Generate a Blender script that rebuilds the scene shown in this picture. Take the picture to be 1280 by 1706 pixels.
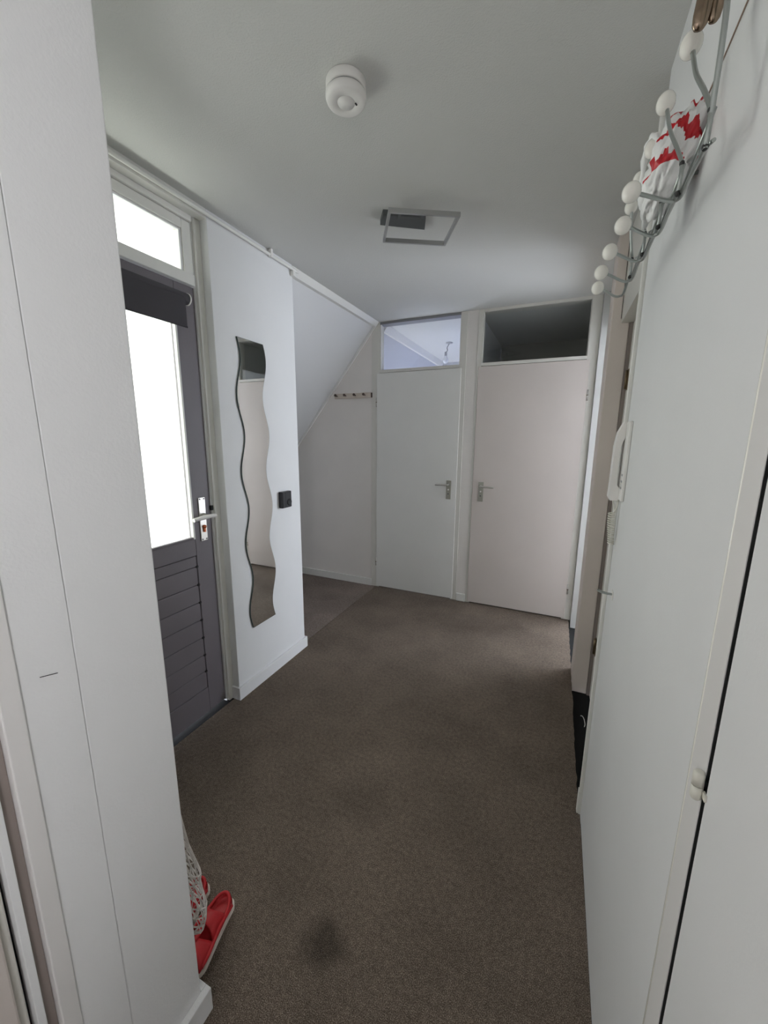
import bpy, bmesh, math, random
from mathutils import Vector, Matrix, noise

random.seed(7)
for o in list(bpy.data.objects):
    bpy.data.objects.remove(o)
scene = bpy.context.scene
COL = scene.collection

# ------------------------------------------------------------------ camera
CAM_H = 1.45
F_PX, PITCH, ROLL, YAW = 643.56, -0.1889, 0.0069, 0.4183
cy_, sy_ = math.cos(YAW), math.sin(YAW)
fwd = Vector((-sy_ * math.cos(PITCH), cy_ * math.cos(PITCH), math.sin(PITCH)))
rgt = Vector((cy_, sy_, 0))
up = rgt.cross(fwd)
cr, sr = math.cos(ROLL), math.sin(ROLL)
rgt2 = rgt * cr + up * sr
up2 = up * cr - rgt * sr
cam_d = bpy.data.cameras.new('camera')
cam_d.sensor_fit = 'HORIZONTAL'
cam_d.sensor_width = 36.0
cam_d.lens = 36.0 * F_PX / 1280.0
cam_d.clip_start = 0.01
cam = bpy.data.objects.new('camera', cam_d)
COL.objects.link(cam)
M = Matrix.Identity(4)
for i in range(3):
    M[i][0], M[i][1], M[i][2] = rgt2[i], up2[i], -fwd[i]
M[2][3] = CAM_H
cam.matrix_world = M
scene.camera = cam

# ------------------------------------------------------------------ sky, daylight, exposure
SKY_STRENGTH = 13.5
world = bpy.data.worlds.new('overcast_sky')
scene.world = world
world.use_nodes = True
bg = world.node_tree.nodes['Background']
bg.inputs['Color'].default_value = (0.84, 0.89, 1.0, 1)
bg.inputs['Strength'].default_value = SKY_STRENGTH
scene.view_settings.view_transform = 'Standard'
scene.view_settings.look = 'None'
scene.view_settings.exposure = 0.17
scene.view_settings.gamma = 1.0
scene.view_settings.use_curve_mapping = False


def portal(name, loc, direction, sx, sy):
    """sky portal: tells the renderer where the daylight of the sky enters the rooms"""
    d = bpy.data.lights.new(name, 'AREA')
    d.shape = 'RECTANGLE'
    d.size, d.size_y = sx, sy
    d.cycles.is_portal = True
    o = bpy.data.objects.new(name, d)
    o.location = loc
    o.rotation_euler = Vector(direction).to_track_quat('-Z', 'Y').to_euler()
    COL.objects.link(o)


portal('daylight_front_door', (-1.70, 0.97, 1.48), (1, 0, 0), 0.72, 1.10)
portal('daylight_front_transom', (-1.70, 0.97, 2.26), (1, 0, 0), 0.80, 0.20)
portal('daylight_side_room', (2.10, 3.78, 1.33), (-1, 0, 0), 1.66, 1.98)
portal('daylight_attic_room', (-2.20, 4.50, 1.86), (0.768, 0, -0.64), 0.72, 0.68)
portal('daylight_added_rear', (0.36, -0.95, 1.60), (-1, 0, 0), 0.76, 1.08)  # unseen window behind the camera, added to brighten the near left wall

# ------------------------------------------------------------------ dimensions
ZC = 2.449          # ceiling
XL = -1.523         # wall with the mirror
XR = 0.197          # right wall
XN = -0.713         # near left wall
YN = 0.484          # its corner
YB = 3.296          # back wall / door faces

# ------------------------------------------------------------------ materials
MATS = {}


def mat(name, color, rough=0.6, metal=0.0, bump=0.0, bscale=60.0, vary=0.0, vscale=4.0, spec=0.5, detail=3.0):
    m = bpy.data.materials.new(name)
    m.use_nodes = True
    nt = m.node_tree
    b = nt.nodes['Principled BSDF']
    b.inputs['Base Color'].default_value = (*color, 1)
    b.inputs['Roughness'].default_value = rough
    b.inputs['Metallic'].default_value = metal
    b.inputs['Specular IOR Level'].default_value = spec
    tc = nt.nodes.new('ShaderNodeTexCoord')
    geo = nt.nodes.new('ShaderNodeNewGeometry')
    if vary > 0:
        n = nt.nodes.new('ShaderNodeTexNoise')
        n.inputs['Scale'].default_value = vscale
        n.inputs['Detail'].default_value = 4
        nt.links.new(geo.outputs['Position'], n.inputs['Vector'])
        r = nt.nodes.new('ShaderNodeValToRGB')
        lo = [max(0, c * (1 - vary)) for c in color]
        hi = [min(1, c * (1 + vary)) for c in color]
        r.color_ramp.elements[0].position = 0.3
        r.color_ramp.elements[1].position = 0.7
        r.color_ramp.elements[0].color = (*lo, 1)
        r.color_ramp.elements[1].color = (*hi, 1)
        nt.links.new(n.outputs['Fac'], r.inputs['Fac'])
        nt.links.new(r.outputs['Color'], b.inputs['Base Color'])
    if bump > 0:
        n = nt.nodes.new('ShaderNodeTexNoise')
        n.inputs['Scale'].default_value = bscale
        n.inputs['Detail'].default_value = detail
        nt.links.new(geo.outputs['Position'], n.inputs['Vector'])
        bp = nt.nodes.new('ShaderNodeBump')
        bp.inputs['Strength'].default_value = bump
        bp.inputs['Distance'].default_value = 0.004
        nt.links.new(n.outputs['Fac'], bp.inputs['Height'])
        nt.links.new(bp.outputs['Normal'], b.inputs['Normal'])
    MATS[name] = m
    return m


mat('wall_paint', (0.80, 0.80, 0.80), 0.7, bump=0.12, bscale=180, vary=0.02, vscale=3)
mat('attic_cast_paint', (0.62, 0.63, 0.66), 0.7)  # white walls, the dim bluish cast of the light put into the colour
mat('store_dim_paint', (0.42, 0.41, 0.38), 0.7)  # cream wall darkened, the dimness of the unlit room put into the colour
mat('slope_paint', (0.70, 0.70, 0.70), 0.7, bump=0.12, bscale=180)
mat('ceiling_paint', (0.68, 0.68, 0.655), 0.85, bump=0.38, bscale=190, detail=4)
mat('back_paint', (0.80, 0.76, 0.72), 0.75, bump=0.15, bscale=160, vary=0.02)
mat('trim_paint', (0.80, 0.79, 0.75), 0.4, bump=0.05, bscale=60)
mat('cream_paint', (0.71, 0.69, 0.635), 0.45, bump=0.06, bscale=50, vary=0.03)
mat('door_white', (0.80, 0.79, 0.755), 0.42, bump=0.03, bscale=40, vary=0.015)
mat('door_warm', (0.64, 0.575, 0.535), 0.42, bump=0.03, bscale=40, vary=0.015)  # warm cast of the mixed light on the corner back door put into the paint
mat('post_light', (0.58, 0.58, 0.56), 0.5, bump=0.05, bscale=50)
mat('post_pink', (0.755, 0.735, 0.72), 0.45, bump=0.05, bscale=60)
mat('post_warm', (0.74, 0.655, 0.60), 0.5, bump=0.05, bscale=50, vary=0.03)
mat('panel_white', (0.79, 0.79, 0.79), 0.45, bump=0.06, bscale=220, vary=0.015)
mat('door_grey', (0.175, 0.155, 0.170), 0.5, bump=0.08, bscale=90, vary=0.06)
mat('blind_fabric', (0.070, 0.065, 0.074), 0.9, bump=0.2, bscale=600)
mat('black', (0.006, 0.006, 0.006), 0.6)
mat('subfloor', (0.004, 0.004, 0.004), 0.9, bump=0.4, bscale=300)
mat('socket_black', (0.012, 0.012, 0.015), 0.32)
mat('white_plastic', (0.82, 0.80, 0.77), 0.38)
mat('ivory_plastic', (0.74, 0.72, 0.64), 0.4)
mat('knob_white', (0.86, 0.84, 0.78), 0.16)
mat('steel', (0.40, 0.425, 0.41), 0.34, metal=0.85)
mat('nickel', (0.62, 0.60, 0.56), 0.3, metal=0.9)
mat('plate_nickel', (0.36, 0.35, 0.30), 0.45, metal=0.5)
mat('bulb_white', (0.95, 0.95, 0.95), 0.08, spec=0.9)
mat('alu_grey', (0.45, 0.45, 0.45), 0.45, metal=0.6)
mat('plate_grey', (0.10, 0.105, 0.105), 0.6)
mat('head_shade', (0.26, 0.26, 0.27), 0.6)  # shadow line above the left transom put into the frame head colour
mat('brass_old', (0.20, 0.15, 0.09), 0.4, metal=0.8)
mat('bronze', (0.30, 0.23, 0.17), 0.22, metal=1.0, vary=0.25, vscale=40)
mat('clip_dark', (0.02, 0.02, 0.02), 0.5)
mat('peg_wood', (0.62, 0.54, 0.46), 0.55, bump=0.1, bscale=70)
mat('peg_dark', (0.07, 0.045, 0.035), 0.5)
mat('red_foam', (0.52, 0.012, 0.018), 0.5, bump=0.15, bscale=300)
mat('sole_white', (0.78, 0.72, 0.64), 0.6)
mat('crochet', (0.78, 0.73, 0.69), 0.9, bump=0.5, bscale=500)
mat('string', (0.30, 0.22, 0.17), 0.8)
mat('copper', (0.45, 0.12, 0.05), 0.4, metal=0.8)
mat('mirror_edge', (0.03, 0.05, 0.045), 0.3)
mat('floor_wood', (0.30, 0.24, 0.18), 0.5, vary=0.1)
mat('paper', (0.75, 0.74, 0.70), 0.7)
mat('brown_jamb', (0.27, 0.225, 0.205), 0.6, vary=0.05)

m = mat('mirror_glass', (0.86, 0.87, 0.85), 0.015, metal=1.0)


def glass(name, tint, gloss=1.0):
    m = bpy.data.materials.new(name)
    m.use_nodes = True
    nt = m.node_tree
    nt.nodes.remove(nt.nodes['Principled BSDF'])
    out = nt.nodes['Material Output']
    tr = nt.nodes.new('ShaderNodeBsdfTransparent')
    tr.inputs['Color'].default_value = (*tint, 1)
    gl = nt.nodes.new('ShaderNodeBsdfGlossy')
    gl.inputs['Roughness'].default_value = 0.02
    lw = nt.nodes.new('ShaderNodeLayerWeight')
    pw = nt.nodes.new('ShaderNodeMath')
    pw.operation = 'POWER'
    pw.inputs[1].default_value = 5.0
    nt.links.new(lw.outputs['Facing'], pw.inputs[0])
    ma = nt.nodes.new('ShaderNodeMath')
    ma.operation = 'MULTIPLY_ADD'
    ma.inputs[1].default_value = 0.96
    ma.inputs[2].default_value = 0.04 * gloss
    nt.links.new(pw.outputs[0], ma.inputs[0])
    mx = nt.nodes.new('ShaderNodeMixShader')
    nt.links.new(ma.outputs[0], mx.inputs[0])
    nt.links.new(tr.outputs[0], mx.inputs[1])
    nt.links.new(gl.outputs[0], mx.inputs[2])
    nt.links.new(mx.outputs[0], out.inputs['Surface'])
    MATS[name] = m


glass('glass_green', (0.60, 0.60, 0.545))  # tint stands in for the greenish, weaker daylight at the front door
glass('glass_clear', (0.96, 0.97, 0.97))
glass('glass_blue', (0.60, 0.69, 0.95))  # tint stands in for the cool cast of the attic daylight
glass('glass_warm', (0.98, 0.95, 0.91))  # tint warms the light of the added corridor window


def carpet(name, cols, stains):
    m = bpy.data.materials.new(name)
    m.use_nodes = True
    nt = m.node_tree
    L = nt.links.new
    b = nt.nodes['Principled BSDF']
    b.inputs['Roughness'].default_value = 0.95
    b.inputs['Specular IOR Level'].default_value = 0.1
    geo = nt.nodes.new('ShaderNodeNewGeometry')
    n1 = nt.nodes.new('ShaderNodeTexNoise')
    n1.inputs['Scale'].default_value = 420
    n1.inputs['Detail'].default_value = 2
    L(geo.outputs['Position'], n1.inputs['Vector'])
    r1 = nt.nodes.new('ShaderNodeValToRGB')
    e = r1.color_ramp.elements
    e[0].position, e[0].color = 0.38, (*cols[0], 1)
    e[1].position, e[1].color = 0.52, (*cols[1], 1)
    x = e.new(0.68)
    x.color = (*cols[2], 1)
    L(n1.outputs['Fac'], r1.inputs['Fac'])
    # large worn / walked zones
    n2 = nt.nodes.new('ShaderNodeTexNoise')
    n2.inputs['Scale'].default_value = 2.6
    n2.inputs['Detail'].default_value = 5
    n2.inputs['Roughness'].default_value = 0.6
    L(geo.outputs['Position'], n2.inputs['Vector'])
    r2 = nt.nodes.new('ShaderNodeMapRange')
    r2.inputs['From Min'].default_value = 0.3
    r2.inputs['From Max'].default_value = 0.7
    r2.inputs['To Min'].default_value = 0.78
    r2.inputs['To Max'].default_value = 1.14
    L(n2.outputs['Fac'], r2.inputs['Value'])
    n4 = nt.nodes.new('ShaderNodeTexNoise')
    n4.inputs['Scale'].default_value = 70
    n4.inputs['Detail'].default_value = 3
    L(geo.outputs['Position'], n4.inputs['Vector'])
    r4 = nt.nodes.new('ShaderNodeMapRange')
    r4.inputs['From Min'].default_value = 0.3
    r4.inputs['From Max'].default_value = 0.7
    r4.inputs['To Min'].default_value = 0.80
    r4.inputs['To Max'].default_value = 1.20
    L(n4.outputs['Fac'], r4.inputs['Value'])
    m4 = nt.nodes.new('ShaderNodeMath')
    m4.operation = 'MULTIPLY'
    L(r2.outputs['Result'], m4.inputs[0])
    L(r4.outputs['Result'], m4.inputs[1])
    fac = m4.outputs[0]
    n3 = nt.nodes.new('ShaderNodeTexNoise')
    n3.inputs['Scale'].default_value = 14
    L(geo.outputs['Position'], n3.inputs['Vector'])
    for (sx, sy, rx, ry, depth) in stains:
        sub = nt.nodes.new('ShaderNodeVectorMath')
        sub.operation = 'SUBTRACT'
        sub.inputs[1].default_value = (sx, sy, 0)
        L(geo.outputs['Position'], sub.inputs[0])
        sc = nt.nodes.new('ShaderNodeVectorMath')
        sc.operation = 'MULTIPLY'
        sc.inputs[1].default_value = (1 / rx, 1 / ry, 0)
        L(sub.outputs[0], sc.inputs[0])
        ln = nt.nodes.new('ShaderNodeVectorMath')
        ln.operation = 'LENGTH'
        L(sc.outputs[0], ln.inputs[0])
        ad = nt.nodes.new('ShaderNodeMath')
        ad.operation = 'ADD'
        L(ln.outputs['Value'], ad.inputs[0])
        L(n3.outputs['Fac'], ad.inputs[1])
        mr = nt.nodes.new('ShaderNodeMapRange')
        mr.inputs['From Min'].default_value = 0.9
        mr.inputs['From Max'].default_value = 1.7
        mr.inputs['To Min'].default_value = depth
        mr.inputs['To Max'].default_value = 1.0
        L(ad.outputs[0], mr.inputs['Value'])
        mu = nt.nodes.new('ShaderNodeMath')
        mu.operation = 'MULTIPLY'
        L(fac, mu.inputs[0])
        L(mr.outputs['Result'], mu.inputs[1])
        fac = mu.outputs[0]
    mix = nt.nodes.new('ShaderNodeVectorMath')
    mix.operation = 'SCALE'
    L(r1.outputs['Color'], mix.inputs[0])
    L(fac, mix.inputs['Scale'])
    L(mix.outputs[0], b.inputs['Base Color'])
    bu = nt.nodes.new('ShaderNodeBump')
    bu.inputs['Strength'].default_value = 0.35
    bu.inputs['Distance'].default_value = 0.004
    L(n1.outputs['Fac'], bu.inputs['Height'])
    L(bu.outputs['Normal'], b.inputs['Normal'])
    MATS[name] = m


carpet('carpet', [(0.085, 0.064, 0.050), (0.170, 0.133, 0.106), (0.36, 0.30, 0.25)],
       [(-0.507, 0.73, 0.075, 0.06, 0.5), (-0.62, 1.18, 0.13, 0.10, 0.8), (-0.78, 0.52, 0.12, 0.16, 0.72),
        (-0.4, 2.9, 0.6, 0.16, 0.85)])
carpet('carpet_alcove', [(0.10, 0.078, 0.066), (0.215, 0.172, 0.147), (0.45, 0.38, 0.33)], [])


def bag_material():
    m = bpy.data.materials.new('bag_plastic')
    m.use_nodes = True
    nt = m.node_tree
    L = nt.links.new
    b = nt.nodes['Principled BSDF']
    b.inputs['Roughness'].default_value = 0.35
    at = nt.nodes.new('ShaderNodeAttribute')
    at.attribute_name = 'print'
    r = nt.nodes.new('ShaderNodeValToRGB')
    r.color_ramp.interpolation = 'CONSTANT'
    e = r.color_ramp.elements
    e[0].position, e[0].color = 0.0, (0.84, 0.84, 0.83, 1)
    e[1].position, e[1].color = 0.5, (0.55, 0.01, 0.02, 1)
    L(at.outputs['Fac'], r.inputs['Fac'])
    L(r.outputs['Color'], b.inputs['Base Color'])
    MATS['bag_plastic'] = m


bag_material()


# ------------------------------------------------------------------ mesh helpers
class MB:
    """collects shapes (world coordinates) for one mesh object"""

    def __init__(self):
        self.bm = bmesh.new()

    def box(self, x0, x1, y0, y1, z0, z1, bev=0.0, seg=2, rot=None, piv=None):
        t = bmesh.new()
        bmesh.ops.create_cube(t, size=1)
        for v in t.verts:
            v.co = Vector(((x0 + x1) / 2 + v.co.x * (x1 - x0), (y0 + y1) / 2 + v.co.y * (y1 - y0),
                           (z0 + z1) / 2 + v.co.z * (z1 - z0)))
        if bev > 0:
            bmesh.ops.bevel(t, geom=list(t.edges), offset=bev, segments=seg, affect='EDGES', profile=0.5)
        self._add(t, rot, piv)
        return self

    def _add(self, t, rot=None, piv=None, smooth=False):
        if rot is not None:
            p = Vector(piv)
            for v in t.verts:
                v.co = p + rot @ (v.co - p)
        bmesh.ops.recalc_face_normals(t, faces=list(t.faces))
        mp = {}
        for v in t.verts:
            mp[v] = self.bm.verts.new(v.co)
        for f in t.faces:
            try:
                nf = self.bm.faces.new([mp[v] for v in f.verts])
                nf.smooth = smooth or f.smooth
            except ValueError:
                pass
        t.free()

    def prism(self, pts, axis, a0, a1):
        """closed polygon (2D) extruded along axis X/Y/Z"""
        t = bmesh.new()

        def co(p, a):
            if axis == 'Y':
                return (p[0], a, p[1])
            if axis == 'X':
                return (a, p[0], p[1])
            return (p[0], p[1], a)
        A = [t.verts.new(co(p, a0)) for p in pts]
        B = [t.verts.new(co(p, a1)) for p in pts]
        n = len(pts)
        t.faces.new(A)
        t.faces.new(B[::-1])
        for i in range(n):
            t.faces.new([A[i], B[i], B[(i + 1) % n], A[(i + 1) % n]])
        self._add(t)
        return self

    def tube(self, pts, r, n=10, caps=True):
        """round tube through points; r number or list"""
        t = bmesh.new()
        pts = [Vector(p) for p in pts]
        rs = r if isinstance(r, (list, tuple)) else [r] * len(pts)
        rings = []
        prev = None
        for i, p in enumerate(pts):
            if i == 0:
                d = pts[1] - p
            elif i == len(pts) - 1:
                d = p - pts[i - 1]
            else:
                d = (pts[i + 1] - p).normalized() + (p - pts[i - 1]).normalized()
            d.normalize()
            if prev is None:
                u = d.orthogonal().normalized()
            else:
                u = (prev - d * prev.dot(d)).normalized()
            prev = u
            w = d.cross(u)
            rings.append([t.verts.new(p + (u * math.cos(2 * math.pi * k / n) + w * math.sin(2 * math.pi * k / n)) * rs[i])
                          for k in range(n)])
        for a, b in zip(rings, rings[1:]):
            for k in range(n):
                f = t.faces.new([a[k], a[(k + 1) % n], b[(k + 1) % n], b[k]])
                f.smooth = True
        if caps:
            t.faces.new(rings[0][::-1])
            t.faces.new(rings[-1])
        self._add(t)
        return self

    def cyl(self, p0, p1, r, n=20):
        return self.tube([p0, p1], r, n)

    def lathe(self, profile, base, axis=(0, 0, 1), n=32):
        """profile = [(radius, height)], revolved round axis at base"""
        t = bmesh.new()
        ax = Vector(axis).normalized()
        u = ax.orthogonal().normalized()
        w = ax.cross(u)
        base = Vector(base)
        rings = []
        for (r, h) in profile:
            if r < 1e-6:
                rings.append([t.verts.new(base + ax * h)])
            else:
                rings.append([t.verts.new(base + ax * h + (u * math.cos(2 * math.pi * k / n) + w * math.sin(2 * math.pi * k / n)) * r)
                              for k in range(n)])
        for a, b in zip(rings, rings[1:]):
            for k in range(n):
                q = []
                for v in (a[k % len(a)], a[(k + 1) % len(a)], b[(k + 1) % len(b)], b[k % len(b)]):
                    if v not in q:
                        q.append(v)
                if len(q) > 2:
                    f = t.faces.new(q)
                    f.smooth = True
        self._add(t)
        return self

    def ball(self, c, rx, ry, rz, seg=20):
        t = bmesh.new()
        bmesh.ops.create_uvsphere(t, u_segments=seg, v_segments=seg // 2 + 2, radius=1)
        for v in t.verts:
            v.co = Vector((c[0] + v.co.x * rx, c[1] + v.co.y * ry, c[2] + v.co.z * rz))
        for f in t.faces:
            f.smooth = True
        self._add(t)
        return self

    def build(self, name, material, parent=None, origin=None):
        vs = self.bm.verts
        xs = [v.co.x for v in vs]
        ys = [v.co.y for v in vs]
        zs = [v.co.z for v in vs]
        org = Vector(origin) if origin else Vector(((min(xs) + max(xs)) / 2, (min(ys) + max(ys)) / 2, min(zs)))
        for v in vs:
            v.co -= org
        me = bpy.data.meshes.new(name)
        self.bm.to_mesh(me)
        self.bm.free()
        me.materials.append(MATS[material])
        o = bpy.data.objects.new(name, me)
        COL.objects.link(o)
        place(o, org, parent)
        return o


WORLD_ORG = {}


def place(o, org, parent=None):
    WORLD_ORG[o.name] = Vector(org)
    if parent is not None:
        o.parent = parent
        o.location = Vector(org) - WORLD_ORG[parent.name]
    else:
        o.location = org


def tag(o, label, cat, group=None, kind=None):
    o['label'] = label
    o['category'] = cat
    if group:
        o['group'] = group
    if kind:
        o['kind'] = kind
    return o


def thing(name, loc, label, cat, group=None, kind=None):
    o = bpy.data.objects.new(name, None)
    o.empty_display_size = 0.05
    COL.objects.link(o)
    place(o, loc)
    return tag(o, label, cat, group, kind)


def struct(name, mb, material, label, cat):
    return tag(mb.build(name, material), label, cat, kind='structure')


def smooth_path(pts, sub=6):
    """Catmull-Rom through points"""
    P = [Vector(p) for p in pts]
    P = [P[0] * 2 - P[1]] + P + [P[-1] * 2 - P[-2]]
    out = []
    for i in range(1, len(P) - 2):
        for k in range(sub):
            t = k / sub
            a, b, c, d = P[i - 1], P[i], P[i + 1], P[i + 2]
            out.append(0.5 * ((2 * b) + (c - a) * t + (2 * a - 5 * b + 4 * c - d) * t * t + (3 * b - a - 3 * c + d) * t ** 3))
    out.append(P[-2])
    return out


# ================================================================== SETTING
# ---- floor: fitted carpet, with a frayed right edge along the doorways
def carpet_mesh(x0, x1, y0, y1, edge_noise):
    m = MB()
    pts = [(x0, y0), (XR - 0.0005, y0), (XR - 0.0005, 1.478), (x1, 1.4781)]
    n = 120
    for i in range(1, n):
        y = 1.49 + (y1 - 1.49) * i / n
        pts.append((x1 + edge_noise * noise.noise(Vector((0.3, y * 22, 0))) * (1 if y > 1.48 else 0.2), y))
    pts += [(x1, y1), (x0, y1)]
    m.prism(pts, 'Z', -0.018, 0.0)
    return m


struct('floor', carpet_mesh(-1.555, 0.19, -1.86, 3.33, 0.006), 'carpet',
       'brown speckled fitted carpet of the hallway with worn dark stains', 'carpet')
struct('floor_alcove', MB().box(-2.95, -1.558, 2.07, 3.33, -0.018, 0.0), 'carpet_alcove',
       'paler carpet piece under the sloping roof beyond the mirror wall', 'carpet')
struct('floor_entrance', MB().box(-1.66, -1.5575, 0.484, 1.50, -0.018, -0.001), 'subfloor',
       'dark sill strip under the grey front door', 'door sill')
struct('floor_threshold', MB().box(0.16, 0.42, 1.44, 4.75, -0.10, -0.045), 'subfloor',
       'bare black floor strip in the doorways beside the carpet edge', 'threshold')
struct('floor_base', MB().box(-3.2, 2.2, -2.0, 5.5, -0.20, -0.101), 'subfloor',
       'dark floor slab under the carpet', 'floor')

# ---- ceiling
cm = MB()
cm.box(-1.555, 2.9, -2.0, 5.5, ZC, ZC + 0.12)
cm.box(-1.80, -1.555, 0.30, 2.066, ZC, ZC + 0.12)
struct('ceiling', cm, 'ceiling_paint', 'off-white textured flat ceiling of the hallway', 'ceiling')

# sloping roof face (hall part and attic-room part)
SL = 1.204
def slope_poly(xa, zt, depth=0.10, xend=-3.0):
    za = zt + (xend - xa) * SL
    return [(xa, zt), (xend, za), (xend - 0.08, za + depth), (xa - 0.08, zt + depth)]
struct('ceiling_slope', MB().prism(slope_poly(-1.556, ZC), 'Y', 2.067, 3.345), 'slope_paint',
       'white sloping roof face in the alcove beyond the mirror wall', 'sloping ceiling')

# ---- left side
struct('wall_left', MB().box(-1.605, XL, 1.447, 2.066, 0, ZC, bev=0.003), 'wall_paint',
       'bright white wall carrying the wavy mirror', 'wall')
struct('wall_alcove', MB().box(-3.0, -1.607, 2.0, 2.066, 0, ZC), 'wall_paint',
       'white wall behind the mirror wall closing the alcove', 'wall')
struct('wall_knee', MB().box(-3.06, -3.0, 2.0, 3.42, -0.1, 1.2), 'wall_paint', 'low white knee wall under the slope', 'wall')
struct('trim_1', MB().box(-1.60, XL - 0.002, YN, 1.447, 2.408, ZC), 'trim_paint',
       'white lintel strip over the front door below the ceiling', 'trim')

# ---- near left wall
nw = MB()
nw.box(-1.80, XN, 0.329, YN, 0, ZC, bev=0.003)
nw.box(-1.80, XN, -1.86, -0.62, 0, ZC)
nw.box(-0.90, XN, -0.62, 0.329, 2.16, ZC)
struct('wall_near', nw, 'wall_paint', 'white wall corner close on the left beside the sandals', 'wall')
struct('wall_rear', MB().box(-0.713, 0.197, -1.94, -1.86, 0, ZC), 'wall_paint', 'white end wall of the corridor', 'wall')

# ---- right side
struct('wall_right', MB().box(XR, 0.34, 0.573, 1.478, 0, ZC, bev=0.002), 'panel_white',
       'smooth white wall panel behind the coat rack', 'wall')
struct('wall_right_over', MB().box(0.236, 0.34, 1.498, 2.378, 2.022, ZC), 'cream_paint',
       'cream panel above the recessed door past the coat rack', 'wall')
struct('wall_right_near', MB().box(XR, 0.34, -1.86, -1.33, 0, ZC).box(XR, 0.34, -0.57, -0.33, 0, ZC).box(XR, 0.34, -1.33, -0.57, 0, 1.06).box(XR, 0.34, -1.33, -0.57, 2.14, ZC).box(XR, 0.34, -0.33, 0.523, 2.32, ZC).box(0.26, 0.34, -0.33, 0.55, 0, 2.32), 'panel_white',
       'white wall around the near closet door', 'wall')
pm = MB()
pm.box(0.19, 0.272, 2.38, 2.56, -0.045, ZC, bev=0.004)
post = struct('wall_right_post', pm, 'post_warm', 'warm white post between the two right-hand doorways', 'door post')
MB().box(0.2725, 0.30, 2.372, 2.56, -0.045, ZC).build('rebate', 'brown_jamb', post)
MB().box(0.2315, 0.2335, 2.3785, 2.3802, 2.045, 2.40).build('crack', 'clip_dark', post)
struct('wall_right_far', MB().box(0.202, 0.34, 3.256, 4.72, -0.045, ZC, bev=0.003).box(0.30, 0.34, 2.56, 3.256, 2.20, ZC), 'post_light',
       'white wall end in the right-hand corner beside the back door', 'wall')
struct('wall_right_backing', MB().box(0.34, 0.40, 1.40, 2.56, -0.045, ZC), 'back_paint', 'plain wall behind the recessed right door', 'wall')

cs = MB()
cs.box(0.186, 0.215, 1.482, 1.500, 0.10, 2.36, bev=0.002)
tr2 = struct('trim_2', cs, 'trim_paint', 'narrow white casing at the far edge of the coat rack wall', 'trim')
MB().box(0.183, 0.225, 1.481, 1.503, -0.045, 0.0995, bev=0.002).build('plinth_block', 'trim_paint', tr2)
MB().box(0.199, 0.215, 1.4785, 1.4815, 0.1, 2.36).build('joint_gap', 'clip_dark', tr2)

# ---- back wall
bw = MB()
bw.prism([(-2.95, -0.02), (-1.60, -0.02), (-1.60, 2.385), (-2.95, 0.765)], 'Y', YB + 0.012, YB + 0.10)
bw.box(-0.746, -0.66, YB + 0.012, YB + 0.10, 0, ZC)
struct('wall_back', bw, 'back_paint', 'grey-white back wall with two flush doors', 'wall')

# side room (right), attic room and store room behind the back doors
sr_ = MB()
sr_.box(2.0, 2.08, 2.44, 2.94, 0, ZC).box(2.0, 2.08, 4.62, 4.72, 0, ZC).box(2.0, 2.08, 2.94, 4.62, 0, 0.33).box(2.0, 2.08, 2.94, 4.62, 2.33, ZC)
sr_.box(0.40, 2.0, 2.44, 2.50, 0, ZC).box(0.34, 2.0, 4.66, 4.72, 0, ZC)
struct('wall_side_room', sr_, 'wall_paint', 'white walls of the daylit room through the right doorway', 'wall')
struct('floor_side_room', MB().box(0.42, 2.08, 2.44, 4.72, -0.1, 0.0), 'floor_wood', 'wooden floor of the daylit side room', 'floor')
ar = MB()
ar.box(-3.0, -0.74, 5.32, 5.40, 0, ZC)
ar.box(-0.74, -0.665, YB + 0.11, 5.40, 0, ZC)
struct('wall_attic_room', ar, 'attic_cast_paint', 'white walls of the attic room seen through the transom', 'wall')
at = MB()
def slope_seg(m, x_top, x_bot, y0, y1):
    zt, zb = ZC + (x_top + 1.515) * SL, ZC + (x_bot + 1.515) * SL
    m.prism([(x_top, zt), (x_bot, zb), (x_bot - 0.08, zb + 0.10), (x_top - 0.08, zt + 0.10)], 'Y', y0, y1)
slope_seg(at, -1.515, -1.90, YB + 0.10, 5.40)
slope_seg(at, -1.90, -2.32, YB + 0.10, 4.15)
slope_seg(at, -1.90, -2.32, 4.85, 5.40)
slope_seg(at, -2.32, -3.1, YB + 0.10, 5.40)
struct('ceiling_slope_attic', at, 'attic_cast_paint', 'white sloping roof of the attic room with a roof window', 'sloping ceiling')
struct('floor_attic_room', MB().box(-3.1, -0.70, YB + 0.10, 5.40, -0.1, 0.0), 'floor_wood', 'floor of the attic room', 'floor')
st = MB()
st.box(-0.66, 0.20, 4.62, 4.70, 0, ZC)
struct('wall_store_room', st, 'store_dim_paint', 'far wall of the dark room behind the right transom', 'wall')
struct('floor_store_room', MB().box(-0.66, 0.20, YB + 0.10, 4.62, -0.1, 0.0), 'floor_wood', 'floor of the dark store room', 'floor')
struct('trim_3', MB().prism([(-1.515 + 0.0, ZC - 0.001), (-1.49, ZC - 0.001), (-1.53, ZC - 0.05), (-1.555, ZC - 0.05)], 'Y', YB + 0.12, 5.31), 'trim_paint',
       'white trim strip along the slope edge inside the attic room', 'trim')

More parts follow.
